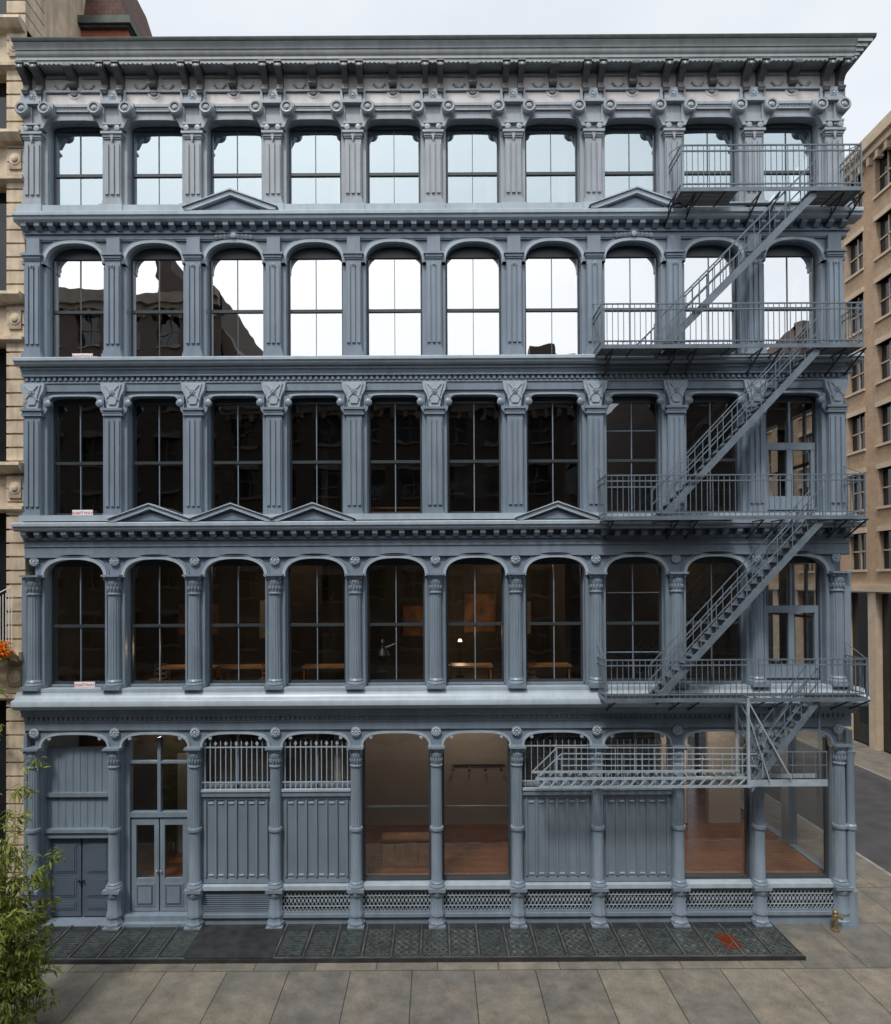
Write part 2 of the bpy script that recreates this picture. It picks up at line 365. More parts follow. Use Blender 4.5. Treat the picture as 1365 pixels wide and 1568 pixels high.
# ---- FOURTH storey
z0=Z(547);zc=Z(388)
for k,x in enumerate(xc):
    paint.box(x-.35,x+.35,0,.42,z0-.1,Z(404)); pilaster(paint,x,z0,zc,.46,.15)
    paint.box(x-.2,x+.2,-.13,.02,zc,Z(362))
    paint.box(x-.34,x+.34,-.13,.1,Z(402),Z(397))
    rosette(orn,x,-.19,Z(407),.07,6)
for b in range(10):
    cx=(xc[b]+xc[b+1])/2
    headplate(paint,xc[b],xc[b+1],.88,Z(402),.66,2.5,21.2,0.004,.3)
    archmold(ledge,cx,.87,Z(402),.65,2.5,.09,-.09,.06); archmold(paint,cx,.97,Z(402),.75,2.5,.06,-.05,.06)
    window(cx,.86,Z(545),Z(383),Z(468),g4,mun=.009)
    if b in (2,7):
        for j in range(-4,5): rosette(orn,cx+j*.13,-.1,Z(361)+.02-abs(j)*.008,.075,5)
        orn.lathe((cx,-.1,Z(361)+.03),[(.04,-.07),(.09,-.05),(.11,0)],'y',12)
# ---- entablature B
slab(17.32,.39,17.08,mat=ledge); 
paint.pyz([(.1,17.08),(-.2,17.08),(-.2,17.0),(-.15,16.97),(-.13,16.86),(-.16,16.84),(-.16,16.8),(.1,16.8)],XL-.05,XR+.1)
for i in range(int(25.1/.17)): paint.box(XL+.05+i*.17,XL+.05+i*.17+.09,-.12,0,16.68,16.79)
paint.box(XL,XR,-.06,.12,16.36,16.8); paint.box(XL,XR,-.09,.1,16.60,16.65)
# ---- THIRD storey
z0=Z(795);zc=Z(625)
for k,x in enumerate(xc):
    paint.box(x-.37,x+.37,0,.42,z0-.1,Z(612)); pilaster(paint,x,z0,zc,.48,.15)
    paint.box(x-.30,x+.30,-.2,.1,Z(636),Z(632))
    orn.pxz([(x-.37,Z(586)),(x+.37,Z(586)),(x+.34,Z(597)),(x+.24,Z(606)),(x+.16,zc),(x-.16,zc),(x-.24,Z(606)),(x-.34,Z(597))],-.17,-.0)
    orn.pxz([(x-.28,Z(588)),(x+.28,Z(588)),(x+.10,Z(619)),(x-.10,Z(619))],-.21,-.16)
    orn.bar((x-.2,-.22,Z(590)),(x+.2,-.22,Z(612)),.02); orn.bar((x+.2,-.225,Z(590)),(x-.2,-.225,Z(612)),.02)
    rosette(orn,x,-.22,Z(601),.1)
    for sx in (-1,1):
        if (k==0 and sx<0) or (k==10 and sx>0): continue
        paint.lathe((x+sx*.43,-.12,Z(616)),[(.03,-.03),(.09,-.01),(.11,.0),(.11,.14)],'y',14)
        paint.pxz([(x+sx*.3,Z(606)),(x+sx*.58,Z(606)),(x+sx*.47,Z(612)),(x+sx*.40,Z(628)),(x+sx*.3,Z(634))],-.1,0)
for b in range(10):
    cx=(xc[b]+xc[b+1])/2
    headplate(paint,xc[b],xc[b+1],.86,Z(622),.36,5,16.4,0.004,.3)
    archmold(ledge,cx,.85,Z(622),.35,5,.05,-.07,.06)
    window(cx,.83,Z(786),Z(611),Z(704),g3,french=(b==9),lites=(b==7))
# ---- entablature C
slab(12.32,.44,12.06); modil(paint,11.86,12.055,.31,S/6,.16)
paint.box(XL,XR+.1,-.12,.1,11.80,11.88); paint.box(XL,XR,-.06,.12,11.24,12.1); paint.box(XL,XR,-.09,.1,11.60,11.66); paint.box(XL,XR,-.10,.1,11.27,11.31)
ledge.box(XL-.05,XR+.1,-.27,.3,12.37,12.55)
for b in (1,2,3,6): pediment((xc[b]+xc[b+1])/2,12.32,.52,1.22,.44)
# ---- SECOND storey : columns
def column(mb,x,z0,z1,r,y=-.06,ring=None):
    H=z1-z0
    mb.box(x-r-.09,x+r+.09,y-r-.09,.0,z0,z0+.1)
    pr=[(r+.07,.1),(r+.08,.14),(r+.06,.19),(r+.03,.2),(r+.04,.24),(r+.01,.28)]
    if ring: pr+=[(r,.3),(r,ring-.06),(r+.04,ring-.05),(r+.05,ring),(r+.04,ring+.05),(r,ring+.06)]
    pr+=[(r,ring+.08 if ring else .3)]
    mb.lathe((x,y,z0),pr,'z',20)
    mb.lathe((x,y,z0),[(r,.3 if not ring else ring+.08),(r*.92,H-.62)],'z',28,flute=.10)
    mb.lathe((x,y,z0),[(r*.92,H-.62),(r+.02,H-.6),(r+.02,H-.57),(r*.90,H-.55),(r*.92,H-.40),(r*1.16,H-.22),(r*1.0,H-.2),(r*1.08,H-.14),(r*1.4,H-.06)],'z',16)
    for (hh,nn,ph_) in ((H-.50,7,0),(H-.34,6,.5)):
        for i in range(nn):
            a=math.pi+math.pi*(i+ph_)/6.2
            mb.lathe((x+math.cos(a)*r*1.0,y+math.sin(a)*r*1.0,z0+hh),[(.012,0),(.032,.05),(.036,.10),(.022,.15)],'z',6)
    for sx in (-1,1): mb.lathe((x+sx*r*1.1,y-r*1.1,z0+H-.12),[(.015,-.02),(.04,-.01),(.04,.03)],'y',8)
    mb.box(x-r*1.4-.02,x+r*1.4+.02,y-r*1.4-.02,0,z1-.06,z1)
z0=Z(1052);zc=Z(878)
for k,x in enumerate(xc):
    paint.box(x-.31,x+.31,0,.42,z0-.1,Z(880)); column(paint,x,z0,zc,.185)
    if k==10: paint.box(x+.2,x+.40,-.1,0,z0,zc)
    if k==0: paint.box(x-.35,x-.2,-.1,0,z0,zc)
    rosette(orn,x,-.065,Z(857),.15)
    for sx in (-1,1): paint.box(x+sx*.27-.03,x+sx*.27+.03,-.03,.0,z0,zc-.1)
for b in range(10):
    cx=(xc[b]+xc[b+1])/2
    headplate(paint,xc[b],xc[b+1],.92,Z(882),.56,2.5,11.4,0.004,.3)
    archmold(ledge,cx,.91,Z(882),.55,2.5,.09,-.10,.06); archmold(paint,cx,1.01,Z(882),.65,2.5,.05,-.06,.06)
    window(cx,.89,Z(1047),Z(862),Z(957),g2,french=(b==9),lites=(b==7))
# ---- entablature D
ledge.pyz([(.05,7.2),(-.22,7.18),(-.26,7.05),(-.32,7.0),(-.46,6.97),(-.48,6.94),(-.48,6.80),(-.42,6.77),(-.38,6.70),(-.27,6.66),(.05,6.66)],XL-.15,XR+.3)
paint.pyz([(.1,6.66),(-.2,6.66),(-.18,6.56),(-.14,6.5),(-.14,6.42),(.1,6.42)],XL-.05,XR+.1)
for i in range(int(25.1/.15)): paint.box(XL+.05+i*.15,XL+.05+i*.15+.08,-.11,0,6.31,6.42)
paint.box(XL,XR,-.06,.12,6.0,6.45); paint.box(XL,XR,-.085,.1,6.24,6.28); ledge.box(XL,XR,-.2,.3,7.19,7.28)
# ---- GROUND storey
zt=Z(1140)
for k,x in enumerate(xc):
    paint.box(x-.17,x+.17,0,.45,.0,zt)
    r=.165
    paint.box(x-.25,x+.25,-.34,.02,.0,.12)
    paint.lathe((x,-.08,0),[(.27,.12),(.27,.2),(.22,.26),(.215,.36),(.245,.4),(.235,.5),(.2,.55),(.2,.95),(.24,1.0),(.245,1.1),(.2,1.14)],'z',8)
    column(paint,x,1.14,zt,r,-.08,ring=1.86)
    rosette(orn,x,-.07,Z(1119),.155)
    for sx in (-1,1):
        if (k==0 and sx<0) or (k==10 and sx>0): continue
        orn.lathe((x+sx*.46,-.05,Z(1128)),[(.02,-.03),(.05,-.02),(.06,0)],'y',12)
for s,x in ((1,xc[10]),):
    paint.box(x+.2,XR,-.10,.4,0,zt+.4); paint.lathe((XR-.12,-.16,0),[(.19,0),(.19,.2),(.15,.3),(.15,1.0),(.17,1.1),(.12,1.2),(.12,2.9),(.16,2.95),(.16,3.05),(.12,3.1),(.11,5.1),(.17,5.3)],'z',16)
paint.box(XL,xc[0]-.2,-.10,.4,0,zt+.4)
for b in range(10):
    x0_,x1_=xc[b],xc[b+1]; cx=(x0_+x1_)/2; hw=S/2-.17
    headplate(paint,x0_,x1_,1.02,Z(1146),.5,3.2,6.1,0.004,.3)
    archmold(ledge,cx,1.01,Z(1146),.49,3.2,.06,-.08,.06)
    sashl.box(cx-hw,cx+hw,.15,.38,Z(1124),6.1)
lat=MB('base_grilles',PAINT_LT,bld); shut=MB('shutter_panels',SHUTP,bld); bars=MB('transom_grilles',PAINT_LT,bld); door=MB('entrance_doors',DOORP,bld); dk=MB('grille_backing',BLACK,bld)
for b in range(10):
    x0_,x1_=xc[b]+.17,xc[b+1]-.17; cx=(x0_+x1_)/2
    if b==0:
        sashl.box(x0_,x1_,.34,.5,2.8,Z(1146))
        shut.box(x0_,x1_,.22,.36,2.62,2.86); shut.box(x0_,x1_,.16,.36,2.80,2.9); shut.box(x0_,x1_,.24,.4,3.88,4.0)
        for i in range(9): shut.box(x0_+.1+i*.225,x0_+.13+i*.225,.325,.35,2.95,5.35)
        door.box(x0_,x1_,.42,.6,0.1,2.7)
        for sx in (-1,1):
            c=cx+sx*.5
            door.box(c-.47,c+.47,.37,.43,.15,2.6)
            for za,zb2 in ((.35,.62),(.75,1.35),(1.5,2.4)):
                door.box(c-.34,c+.34,.352,.372,za,zb2); door.box(c-.28,c+.28,.335,.36,za+.06,zb2-.06)
            dk.lathe((cx+sx*.07,.34,1.25),[(.03,-.05),(.035,-.02),(.02,.04)],'y',8)
        for sx in(-1,1): shut.box(cx+sx*1.02-.06,cx+sx*1.02+.06,.2,.45,.0,2.62)
        paint.box(x0_,x1_,-.1,.6,.0,.1)
    elif b==1:
        paint.box(x0_,x1_,-.16,.6,0,.16); paint.box(x0_,x1_,.0,.6,.16,.32)
        for sx in(-1,1): sashl.box(cx+sx*.98-.09,cx+sx*.98+.09,.2,.45,.32,Z(1146)+.3)
        sashl.box(x0_,x1_,.22,.44,3.25,3.4); sashl.box(cx-.05,cx+.05,.24,.42,3.4,5.7); sashl.box(x0_,x1_,.25,.42,4.9,4.97)
        for sx in (-1,1):
            c=cx+sx*.44
            sashl.box(c-.42,c+.42,.27,.36,.34,1.35)
            sashl.box(c-.3,c+.3,.25,.28,.5,1.2); door.box(c-.25,c+.25,.24,.26,.55,1.15); sashl.box(c-.2,c+.2,.225,.245,.6,1.1)
            for s2 in(-1,1): sashl.box(c+s2*.35-.07,c+s2*.35+.07,.27,.36,1.35,3.2)
            sashl.box(c-.28,c+.28,.27,.36,3.0,3.25); pane(g1,c-.28,c+.28,1.35,3.0)
            orn.lathe((cx+sx*.06,.22,1.6),[(.02,-.04),(.03,-.02),(.02,.02)],'y',8)
        pane(g1,x0_+.1,x1_-.1,3.4,5.75)
    else:
        paint.box(x0_,x1_,-.02,.4,0,.3); paint.box(x0_,x1_,-.10,.4,.3,.4); ledge.box(x0_,x1_,-.14,.4,1.15,1.27); paint.box(x0_,x1_,-.08,.3,1.09,1.15)
        dk.box(x0_,x1_,.0,.2,.4,1.09)
        paint.box(x0_,x1_,-.05,-.0,.4,.47)
        n=18; w=(x1_-x0_)/n; za,zb2=.47,1.09
        if b==2:
            for i in range(9): paint.box(x0_,x1_,-.05,-.02,.50+i*.065,.53+i*.065)
        else:
            for q in range(3):
                zq=za+q*(zb2-za)/3; zr_=zq+(zb2-za)/3
                for i in range(n):
                    a=x0_+i*w
                    lat.bar((a,-.03,zq),(a+w,-.03,zr_),.012); lat.bar((a,-.03,zr_),(a+w,-.03,zq),.012)
            for i in range(n): lat.lathe((x0_+(i+.5)*w,-.03,(za+zb2)/2),[(.035,-.02),(.035,.02)],'y',6)
            for zz in (.62,.92): lat.box(x0_,x1_,-.04,-.02,zz-.008,zz+.008)
        if b in (2,3,6,7):
            shut.box(x0_,x1_,.06,.3,1.27,4.0)
            shut.box(x0_,x1_,-.03,.1,3.95,4.1); ledge.box(x0_,x1_,-.06,.1,4.1,4.16)
            shut.box(x0_+.06,x1_-.06,.03,.07,1.3,1.42)
            m=6; w=(x1_-x0_-.24)/m
            for i in range(m+1):
                a=x0_+.12+i*w; shut.box(a-.03,a+.03,-.01,.07,1.5,3.82)
                if i<m:
                    ledge.box(a+.08,a+w-.08,.03,.065,1.52,1.56); ledge.box(a+.08,a+w-.08,.03,.065,3.71,3.75)
            shut.box(x0_+.03,x1_-.03,.03,.065,3.84,3.93)
            nb=13 if b in(2,3) else 11
            for i in range(nb):
                a=x0_+.1+i*(x1_-x0_-.2)/(nb-1)
                bars.bar((a,.05,4.16),(a,.05,5.62),.018 if b in(2,3) else .010)
                if i%2==0 and b in(2,3): bars.lathe((a,.05,5.55),[(.05,-.012),(.05,.012)],'y',8)
            for zz in (4.35,5.42): bars.box(x0_,x1_,.03,.06,zz,zz+.035)
            sashl.box(cx-.03,cx+.03,.2,.3,4.16,5.8); sashl.box(x0_,x1_,.2,.3,4.16,4.26)
            pane(g2,x0_,x1_,4.2,5.8,.26)
        else:
            for sx,a in((1,x0_),(-1,x1_)): sash.box(min(a,a+sx*.07),max(a,a+sx*.07),.2,.36,1.27,5.8)
            sash.box(x0_+.07,x1_-.07,.2,.36,1.27,1.36)
            if b<8: sash.box(x0_+.07,x1_-.07,.24,.34,3.5,3.54)
            pane(g1,x0_+.06,x1_-.06,1.33,5.8,.30)
# ---- interior rooms
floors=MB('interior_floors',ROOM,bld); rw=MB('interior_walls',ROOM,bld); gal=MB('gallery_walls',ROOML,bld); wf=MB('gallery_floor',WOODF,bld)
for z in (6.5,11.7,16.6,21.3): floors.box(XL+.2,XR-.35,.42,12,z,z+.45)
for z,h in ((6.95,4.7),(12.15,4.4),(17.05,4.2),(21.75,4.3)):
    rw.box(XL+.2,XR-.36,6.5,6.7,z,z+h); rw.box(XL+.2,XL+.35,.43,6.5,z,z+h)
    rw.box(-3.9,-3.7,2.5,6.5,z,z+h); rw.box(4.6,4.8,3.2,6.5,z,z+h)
gp=MB('reflection_posts',WHITE,bld)  # added white posts stand in for pale shapes reflected in the glass
for x in (-10.2,-8.1,-5.7,-3.1,-.3,1.9,4.3,6.9,9.1): gp.lathe((x,1.5,21.75),[(.16,0),(.16,3.8),(.26,4.2)],'z',14)
wf.box(XL+.2,XR-.35,.42,12,1.0,1.2)
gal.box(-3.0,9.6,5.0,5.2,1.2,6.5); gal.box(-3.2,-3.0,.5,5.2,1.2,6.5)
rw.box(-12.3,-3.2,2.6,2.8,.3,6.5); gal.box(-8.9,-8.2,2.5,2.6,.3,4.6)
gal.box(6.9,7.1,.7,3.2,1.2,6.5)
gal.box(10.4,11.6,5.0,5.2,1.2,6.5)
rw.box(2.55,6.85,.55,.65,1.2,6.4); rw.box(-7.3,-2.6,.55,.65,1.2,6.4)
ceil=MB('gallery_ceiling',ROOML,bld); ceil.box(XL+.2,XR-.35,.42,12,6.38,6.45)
# ---- side wall (side street), roof, rear
side=MB('side_wall',PAINT,bld); sg=MB('side_window_glass',G2,bld)
levels=[(1.2,5.8,0,6.6),(7.5,11.0,6.6,12.0),(12.6,16.1,12.0,17),(17.5,20.9,17,21.7),(22.0,24.8,21.7,26.15)]
ys=[.4+i*2.6 for i in range(8)]
for (a,b_,l0,l1) in levels:
    for i in range(8):
        y=ys[i]; y2=ys[i]+2.6
        side.box(XR-.3,XR-.0,y,y+.5,l0,l1)
        side.box(XR-.29,XR-.01,y+.5,y2,l0,a); side.box(XR-.29,XR-.01,y+.5,y2,b_,l1)
        sg.add([(XR-.2,y+.5,a),(XR-.2,y2,a),(XR-.2,y2,b_),(XR-.2,y+.5,b_)],[(0,1,2,3)])
        if l0>0:
            sashl.box(XR-.24,XR-.16,y+.5,y2,(a+b_)/2-.05,(a+b_)/2+.05); sashl.box(XR-.24,XR-.16,y+1.5,y+1.6,a,b_)
            side.box(XR,XR+.25,y,y2,l0+.1,l0+.35)
side.box(XR-.3,XR,21.2,21.6,0,26.1)
side.box(XL,XL+.2,.42,21.6,0,26.2); side.box(XL+.2,XR-.3,21.3,21.6,0,26.2)
roof=MB('roof',GUTTER,bld); roof.box(XL,XR,.42,21.6,26.25,26.5)
bk=MB('bulkhead_wall',TERRA,bld); bk.box(-15.4,-10.9,3.2,8,26.5,30.35)
bc=MB('bulkhead_cap',GUTTER,bld); bc.box(-15.6,-10.72,2.95,8.2,30.35,30.62); bc.box(-15.5,-10.82,3.05,8.1,30.28,30.35)
sh=MB('bulkhead_hip_roof',SHING,bld)
sh.add([(-14.0,3.3,30.6),(-11.0,3.3,30.6),(-11.0,8,30.6),(-14.0,8,30.6),(-13.7,4.0,34.4),(-12.1,4.0,34.4),(-12.1,7.4,34.4),(-13.7,7.4,34.4)],[(0,1,5,4),(1,2,6,5),(2,3,7,6),(3,0,4,7),(4,5,6,7)])
for m in (paint,ledge,top,corn,brk,frz,gut,sash,sashl,g5,g4,g3,g2,g1,orn,lat,shut,bars,door,dk,floors,rw,gp,gal,wf,ceil,side,sg,roof,bk,bc,sh): m.done()

# ---- furniture inside
def table(x,y,z,w,d,h,mat):
    e=empty('wooden_table'); t=MB('table_top',mat,e); t.box(x-w/2,x+w/2,y-d/2,y+d/2,z+h-.05,z+h)
    for sx in(-1,1):
        for sy in(-1,1): t.bar((x+sx*(w/2-.08),y+sy*(d/2-.08),z),(x+sx*(w/2-.08),y+sy*(d/2-.08),z+h-.05),.035)
    t.done()
TW=pmat('table_wood',(.36,.16,.05),.4,.2,3)
for x,w in ((-8.0,2.0),(-6.2,1.8),(-3.6,1.5),(0.9,1.9),(3.6,1.6)): table(x,1.5,6.95,w,.8,.8,TW)
table(-1.2,1.5,12.15,1.8,.8,.75,TW)
def floor_lamp(x,y,z,h,power):
    e=empty('floor_lamp'); m=MB('lamp_stand',BLACK,e); m.lathe((x,y,z),[(.16,0),(.16,.03),(.02,.05),(.015,h)],'z',12); m.done()
    g=MB('lamp_shade',LAMP,e); g.lathe((x,y,z+h),[(.08,0),(.05,.10)],'z',16); g.done()
    l=bpy.data.lights.new('lamp_bulb','POINT'); l.energy=power; l.color=(1,.72,.42); l.shadow_soft_size=.15
    o=bpy.data.objects.new('lamp_bulb',l); o.location=(x,y,z+h+.35); o.parent=e; scene.collection.objects.link(o)
for a in ((-8.2,2.8,6.95,.9,30),(.9,4.2,6.95,1.3,35)): floor_lamp(*a)
PICT=pmat('canvas_paint',(.50,.22,.07),.6,.6,2.2,col2=(.07,.07,.09))
PICW=pmat('pale_canvas',(.50,.48,.43),.6,.3,1.2)
def painting(x,y,z,w,h,mt=PICT):
    e=empty('framed_painting'); m=MB('canvas',mt,e); m.box(x-w/2,x+w/2,y-.03,y,z-h/2,z+h/2); m.done()
    m=MB('frame',WOOD,e); m.box(x-w/2-.05,x+w/2+.05,y-.02,y+.01,z-h/2-.05,z+h/2+.05); m.done()
for a in ((-9.6,6.46,9,1.6,1.2),(-6.5,6.46,9,1.2,1.5,PICW),(-.6,6.46,8.9,1.4,1.2),(1.8,6.46,9.2,1.2,1.5),(3.4,6.46,9,.9,1.3,PICW),(-9,6.46,14.4,1.8,1.3),(1.8,6.46,14.5,2,1.3,PICW)): painting(*a)
def chair(x,y,z,a):
    e=empty('wooden_chair'); m=MB('chair_frame',WOOD,e)
    m.box(x-.22,x+.22,y-.22,y+.22,z+.43,z+.47)
    for sx in(-1,1):
        for sy in(-1,1): m.bar((x+sx*.19,y+sy*.19,z),(x+sx*.19,y+sy*.19,z+(.95 if sy>0 else .43)),.02)
    for h in (.6,.75,.9): m.box(x-.19,x+.19,y+.18,y+.2,z+h-.03,z+h+.03)
    m.done()
for a in ((-8.9,.95,6.95,0),(-7.2,1.0,6.95,0),(-5.4,.9,6.95,0),(3.0,.95,6.95,0),(.3,.9,6.95,0),(-10.6,1.2,12.15,0)): chair(*a)
def sculpture(x,y,z):
    m=MB('bird_sculpture',BLACK); m.box(x-.18,x+.18,y-.18,y+.18,z,z+.7)
    m.lathe((x,y,z+.7),[(.03,0),(.04,.25),(.16,.35),(.22,.5),(.14,.7),(.05,.8),(.09,.9),(.03,1.0)],'z',12); m.bar((x,y,z+1.35),(x+.4,y,z+1.55),.1,6,.02); m.done()
sculpture(-1.7,.9,6.95)
def ceiling_or_fill_lamp(x,y,z,power,col=(1,.80,.60)):
    e=empty('pendant_or_fill_lamp'); m=MB('lamp_rod',BLACK,e); m.bar((x,y,z),(x,y,z-.2),.012,6); m.done()
    g=MB('lamp_globe',LAMP,e); g.lathe((x,y,z-.3),[(.03,-.08),(.07,-.05),(.09,0),(.07,.05),(.03,.08)],'z',16); g.done()
    l=bpy.data.lights.new('lamp_bulb','POINT'); l.energy=power; l.color=col; l.shadow_soft_size=.14
    o=bpy.data.objects.new('lamp_bulb',l); o.location=(x,y,z-.5); o.parent=e; scene.collection.objects.link(o)
ceiling_or_fill_lamp(1.3,3.4,6.38,60); ceiling_or_fill_lamp(-1.7,3.6,6.38,14)
ceiling_or_fill_lamp(9.6,3.6,6.38,110); ceiling_or_fill_lamp(8.4,3.0,6.38,80); ceiling_or_fill_lamp(-9.2,1.5,6.38,25)
WARM=(1,.68,.40)
for x,pw in ((-5.6,18),(2.6,28),(10.2,18)): ceiling_or_fill_lamp(x,4.8,11.68,pw,WARM)  # unseen pendants added to warm and brighten the second-storey rooms
cab=MB('wooden_cabinet',WOOD); cab.box(-1.75,-.2,1.2,1.7,1.2,2.1)
for i in range(4): cab.box(-1.7+i*.37,-1.37+i*.37,1.17,1.2,1.3,2.0)
cab.box(-1.8,-.15,1.15,1.75,2.1,2.16); cab.done()
rk=MB('wall_coat_rack',BLACK); rk.box(.6,2.6,4.93,4.96,3.45,3.5)
for i in range(4): rk.bar((.65+i*.6,4.95,3.48),(.65+i*.6,4.8,3.3),.02); rk.lathe((.65+i*.6,4.8,3.3),[(.05,0),(.05,.05)],'z',8)
rk.done()
dp=MB('lit_doorway_panel',WHITE); dp.box(9.0,9.35,4.93,4.97,1.25,5.0); dp.box(9.45,9.5,4.9,4.97,1.25,5.2); dp.box(8.85,8.9,4.9,4.97,1.25,5.2); dp.box(8.9,9.45,4.9,4.97,5.1,5.2); dp.done()  # white panel: brightness of a lit doorway put into its colour

# ---- SHAFTWAY signs
def sign(x,z):
    e=empty('shaftway_sign'); m=MB('sign_board',WHITE,e); m.box(x-.32,x+.32,.2,.215,z-.1,z+.1); m.done()
    cu=bpy.data.curves.new('sign_text','FONT'); cu.body='SHAFTWAY'; cu.size=.125; cu.align_x='CENTER'; cu.align_y='CENTER'; cu.extrude=.002
    o=bpy.data.objects.new('sign_text',cu); o.location=(x,.194,z); o.rotation_euler=(math.pi/2,0,0); cu.materials.append(RED); o.parent=e; scene.collection.objects.link(o)
sign(X(121),Z(549)+.2); sign(X(121),Z(791)+.18); sign(X(124),Z(1056)+.16)

# ---------------------------------------------------------------- fire escape
fe=empty('fire_escape'); fr=MB('rails',ESC,fe); ff=MB('platforms',ESC_D,fe); fs_=MB('stairs',ESC,fe); fd=MB('counterbalanced_drop_stair',ESC_L,fe)
P0,P1=-.30,-1.15
def railing(x0,x1,z,h,sides=(1,1),y=P1):
    for hh in (h,h*.93-.08 if h>1 else h*.8,.12): fr.box(x0,x1,y-.018,y+.018,z+hh-.020,z+hh+.016)
    n=int((x1-x0)/.16)
    for i in range(n+1): fr.bar((x0+i*(x1-x0)/n,y,z),(x0+i*(x1-x0)/n,y,z+h),.0125)
    for s,xx in ((sides[0],x0),(sides[1],x1)):
        if not s: continue
        for hh in (h,h*.85,.12): fr.box(xx-.016,xx+.016,y,-.05,z+hh-.018,z+hh+.012)
        for j in range(7): fr.bar((xx,y+j*.16,z),(xx,y+j*.16,z+h),.011)
        fr.bar((xx,y-.01,z-.1),(xx,y-.01,z+h+.04),.026)
        fr.bar((xx,y,z+h),(xx,-.05,z+h+.45),.014)
def platform(x0,x1,z,hole=None):
    y=P1
    while y< -.12:
        if hole and y<-.45: segs=[(x0,hole[0]),(hole[1],x1)]
        else: segs=[(x0,x1)]
        for a,b in segs: ff.box(a,b,y,y+.034,z-.035,z)
        y+=.068
    for a in [x0+k*(x1-x0)/8 for k in range(9)]:
        if hole and hole[0]<a<hole[1]: continue
        ff.box(a-.012,a+.012,P1,-.1,z-.075,z-.04)
    fr.box(x0,x1,P1-.02,P1+.0,z-.10,z+.015)
    for a in (x0,x1): fr.box(a-.015,a+.015,P1,-.05,z-.09,z+.015)
    for x in xc:
        for q in (x-.28,x+.28):
            if x0-.2<q<x1+.3 and q<12.6:
                ff.bar((q,P1+.05,z-.09),(q,-.1,z-.55),.028); ff.bar((q,-.06,z-.09),(q,-.06,z-.6),.026)
                ff.bar((q,P1+.1,z-.1),(q,-.05,z-.1),.026)
                for j in range(8):
                    a1=2*math.pi*j/8;a2=2*math.pi*(j+1)/8
                    ff.bar((q,-.35+.11*math.cos(a1),z-.24+.11*math.sin(a1)),(q,-.35+.11*math.cos(a2),z-.24+.11*math.sin(a2)),.014)
zF5,zF4,zF3,zF2=Z(287,1.15),Z(529,1.15),Z(793,1.15),Z(1072,1.15)
xr=12.42
platform(7.2,xr,zF5,(8.9,11.0)); railing(7.2,xr,zF5,1.25)
platform(4.85,xr,zF4,(8.9,11.1)); railing(4.85,xr,zF4,1.2)
platform(4.95,xr,zF3,(8.9,11.1)); railing(4.95,xr,zF3,1.2)
platform(4.9,xr,zF2,(9.1,11.0)); railing(4.9,xr,zF2,1.12)
def stair(xt,zt_,xb,zb_,y0=-1.08,y1=-.5,rail=.85,steps=None):
    dx=(xb-xt);dz=(zb_-zt_)
    h=.24
    for y in (y0,y1): fs_.pxz([(xt,zt_+.03),(xb,zb_+.03+.0),(xb+.0,zb_-h),(xt,zt_-h)],y-.012,y+.012)
    n=steps or int(abs(dz)/.21)
    for i in range(1,n):
        t=i/n; x=xt+dx*t; z=zt_+dz*t-.06
        fs_.box(x-.11,x+.11,y0+.012,y1-.012,z-.012,z+.012)
    for y in (y0,y1):
        for hh in (rail,rail*.5): fr.bar((xt,y,zt_+hh),(xb,y,zb_+hh),.020)
        m=max(3,int(abs(dx)/.42))
        for i in range(m+1):
            t=i/m; fr.bar((xt+dx*t,y,zt_+dz*t),(xt+dx*t,y,zt_+dz*t+rail),.015)
stair(11.15,zF5,6.6,zF4); stair(11.2,zF4,6.5,zF3); stair(11.25,zF3,6.35,zF2)
zl=Z(1204,1.1)
stair(11.05,zF2,9.1,zl,steps=11)
fd.box(9.0,11.3,-1.1,-1.07,zl-.05,zl+.14); fd.box(9.0,11.3,-.53,-.5,zl-.05,zl+.14)
for i in range(24): ff.box(9.05+i*.095,9.09+i*.095,-1.07,-.53,zl-.0,zl+.03)
x0,x1=X(818,1.1),9.05
for y in (-1.14,-.46):
    fd.box(x0,x1,y-.016,y+.016,zl+.18,zl+.25); fd.box(x0+.1,x1,y-.016,y+.016,zl-.06,zl+.01)
    n=21
    for i in range(n): 
        a=x0+.15+i*(x1-x0-.2)/n; fd.bar((a,y,zl+.0),(a+.18,y,zl+.19),.026)
    for hh in (.80,.46): fd.bar((x0+.75,y,zl+hh+.14),(x1+.2,y,zl+hh+.1),.018)
    fd.bar((x0,y,zl+.22),(x0+.75,y,zl+.94),.018)
    for i in range(11): a=x0+.75+i*.58; fd.bar((a,y,zl+.2),(a,y,zl+.93),.013)
for i in range(n):
    a=x0+.2+i*(x1-x0-.2)/n; fs_.box(a-.01,a+.01,-1.11,-.49,zl+.02,zl+.19)
for i in range(7): fr.bar((9.3+i*.33,-1.09,zl+.1),(9.3+i*.33,-1.09,zl+.95),.012)
fr.box(9.05,11.3,-1.1,-1.08,zl+.93,zl+.96); fr.box(9.05,11.3,-1.1,-1.08,zl+.55,zl+.57)
for y in (-1.17,-.43):
    fd.bar((8.98,y,zl-.05),(8.98,y,zF2),.05); fd.bar((9.0,y,zF2-.1),(10.2,y,zl+.2),.028); fd.bar((8.98,y,zF2-.45),(9.6,y,zl+.1),.02)
fr.bar((11.25,-.8,zl),(11.25,-.8,zF2),.02)
for m in (fr,ff,fs_,fd): m.done()

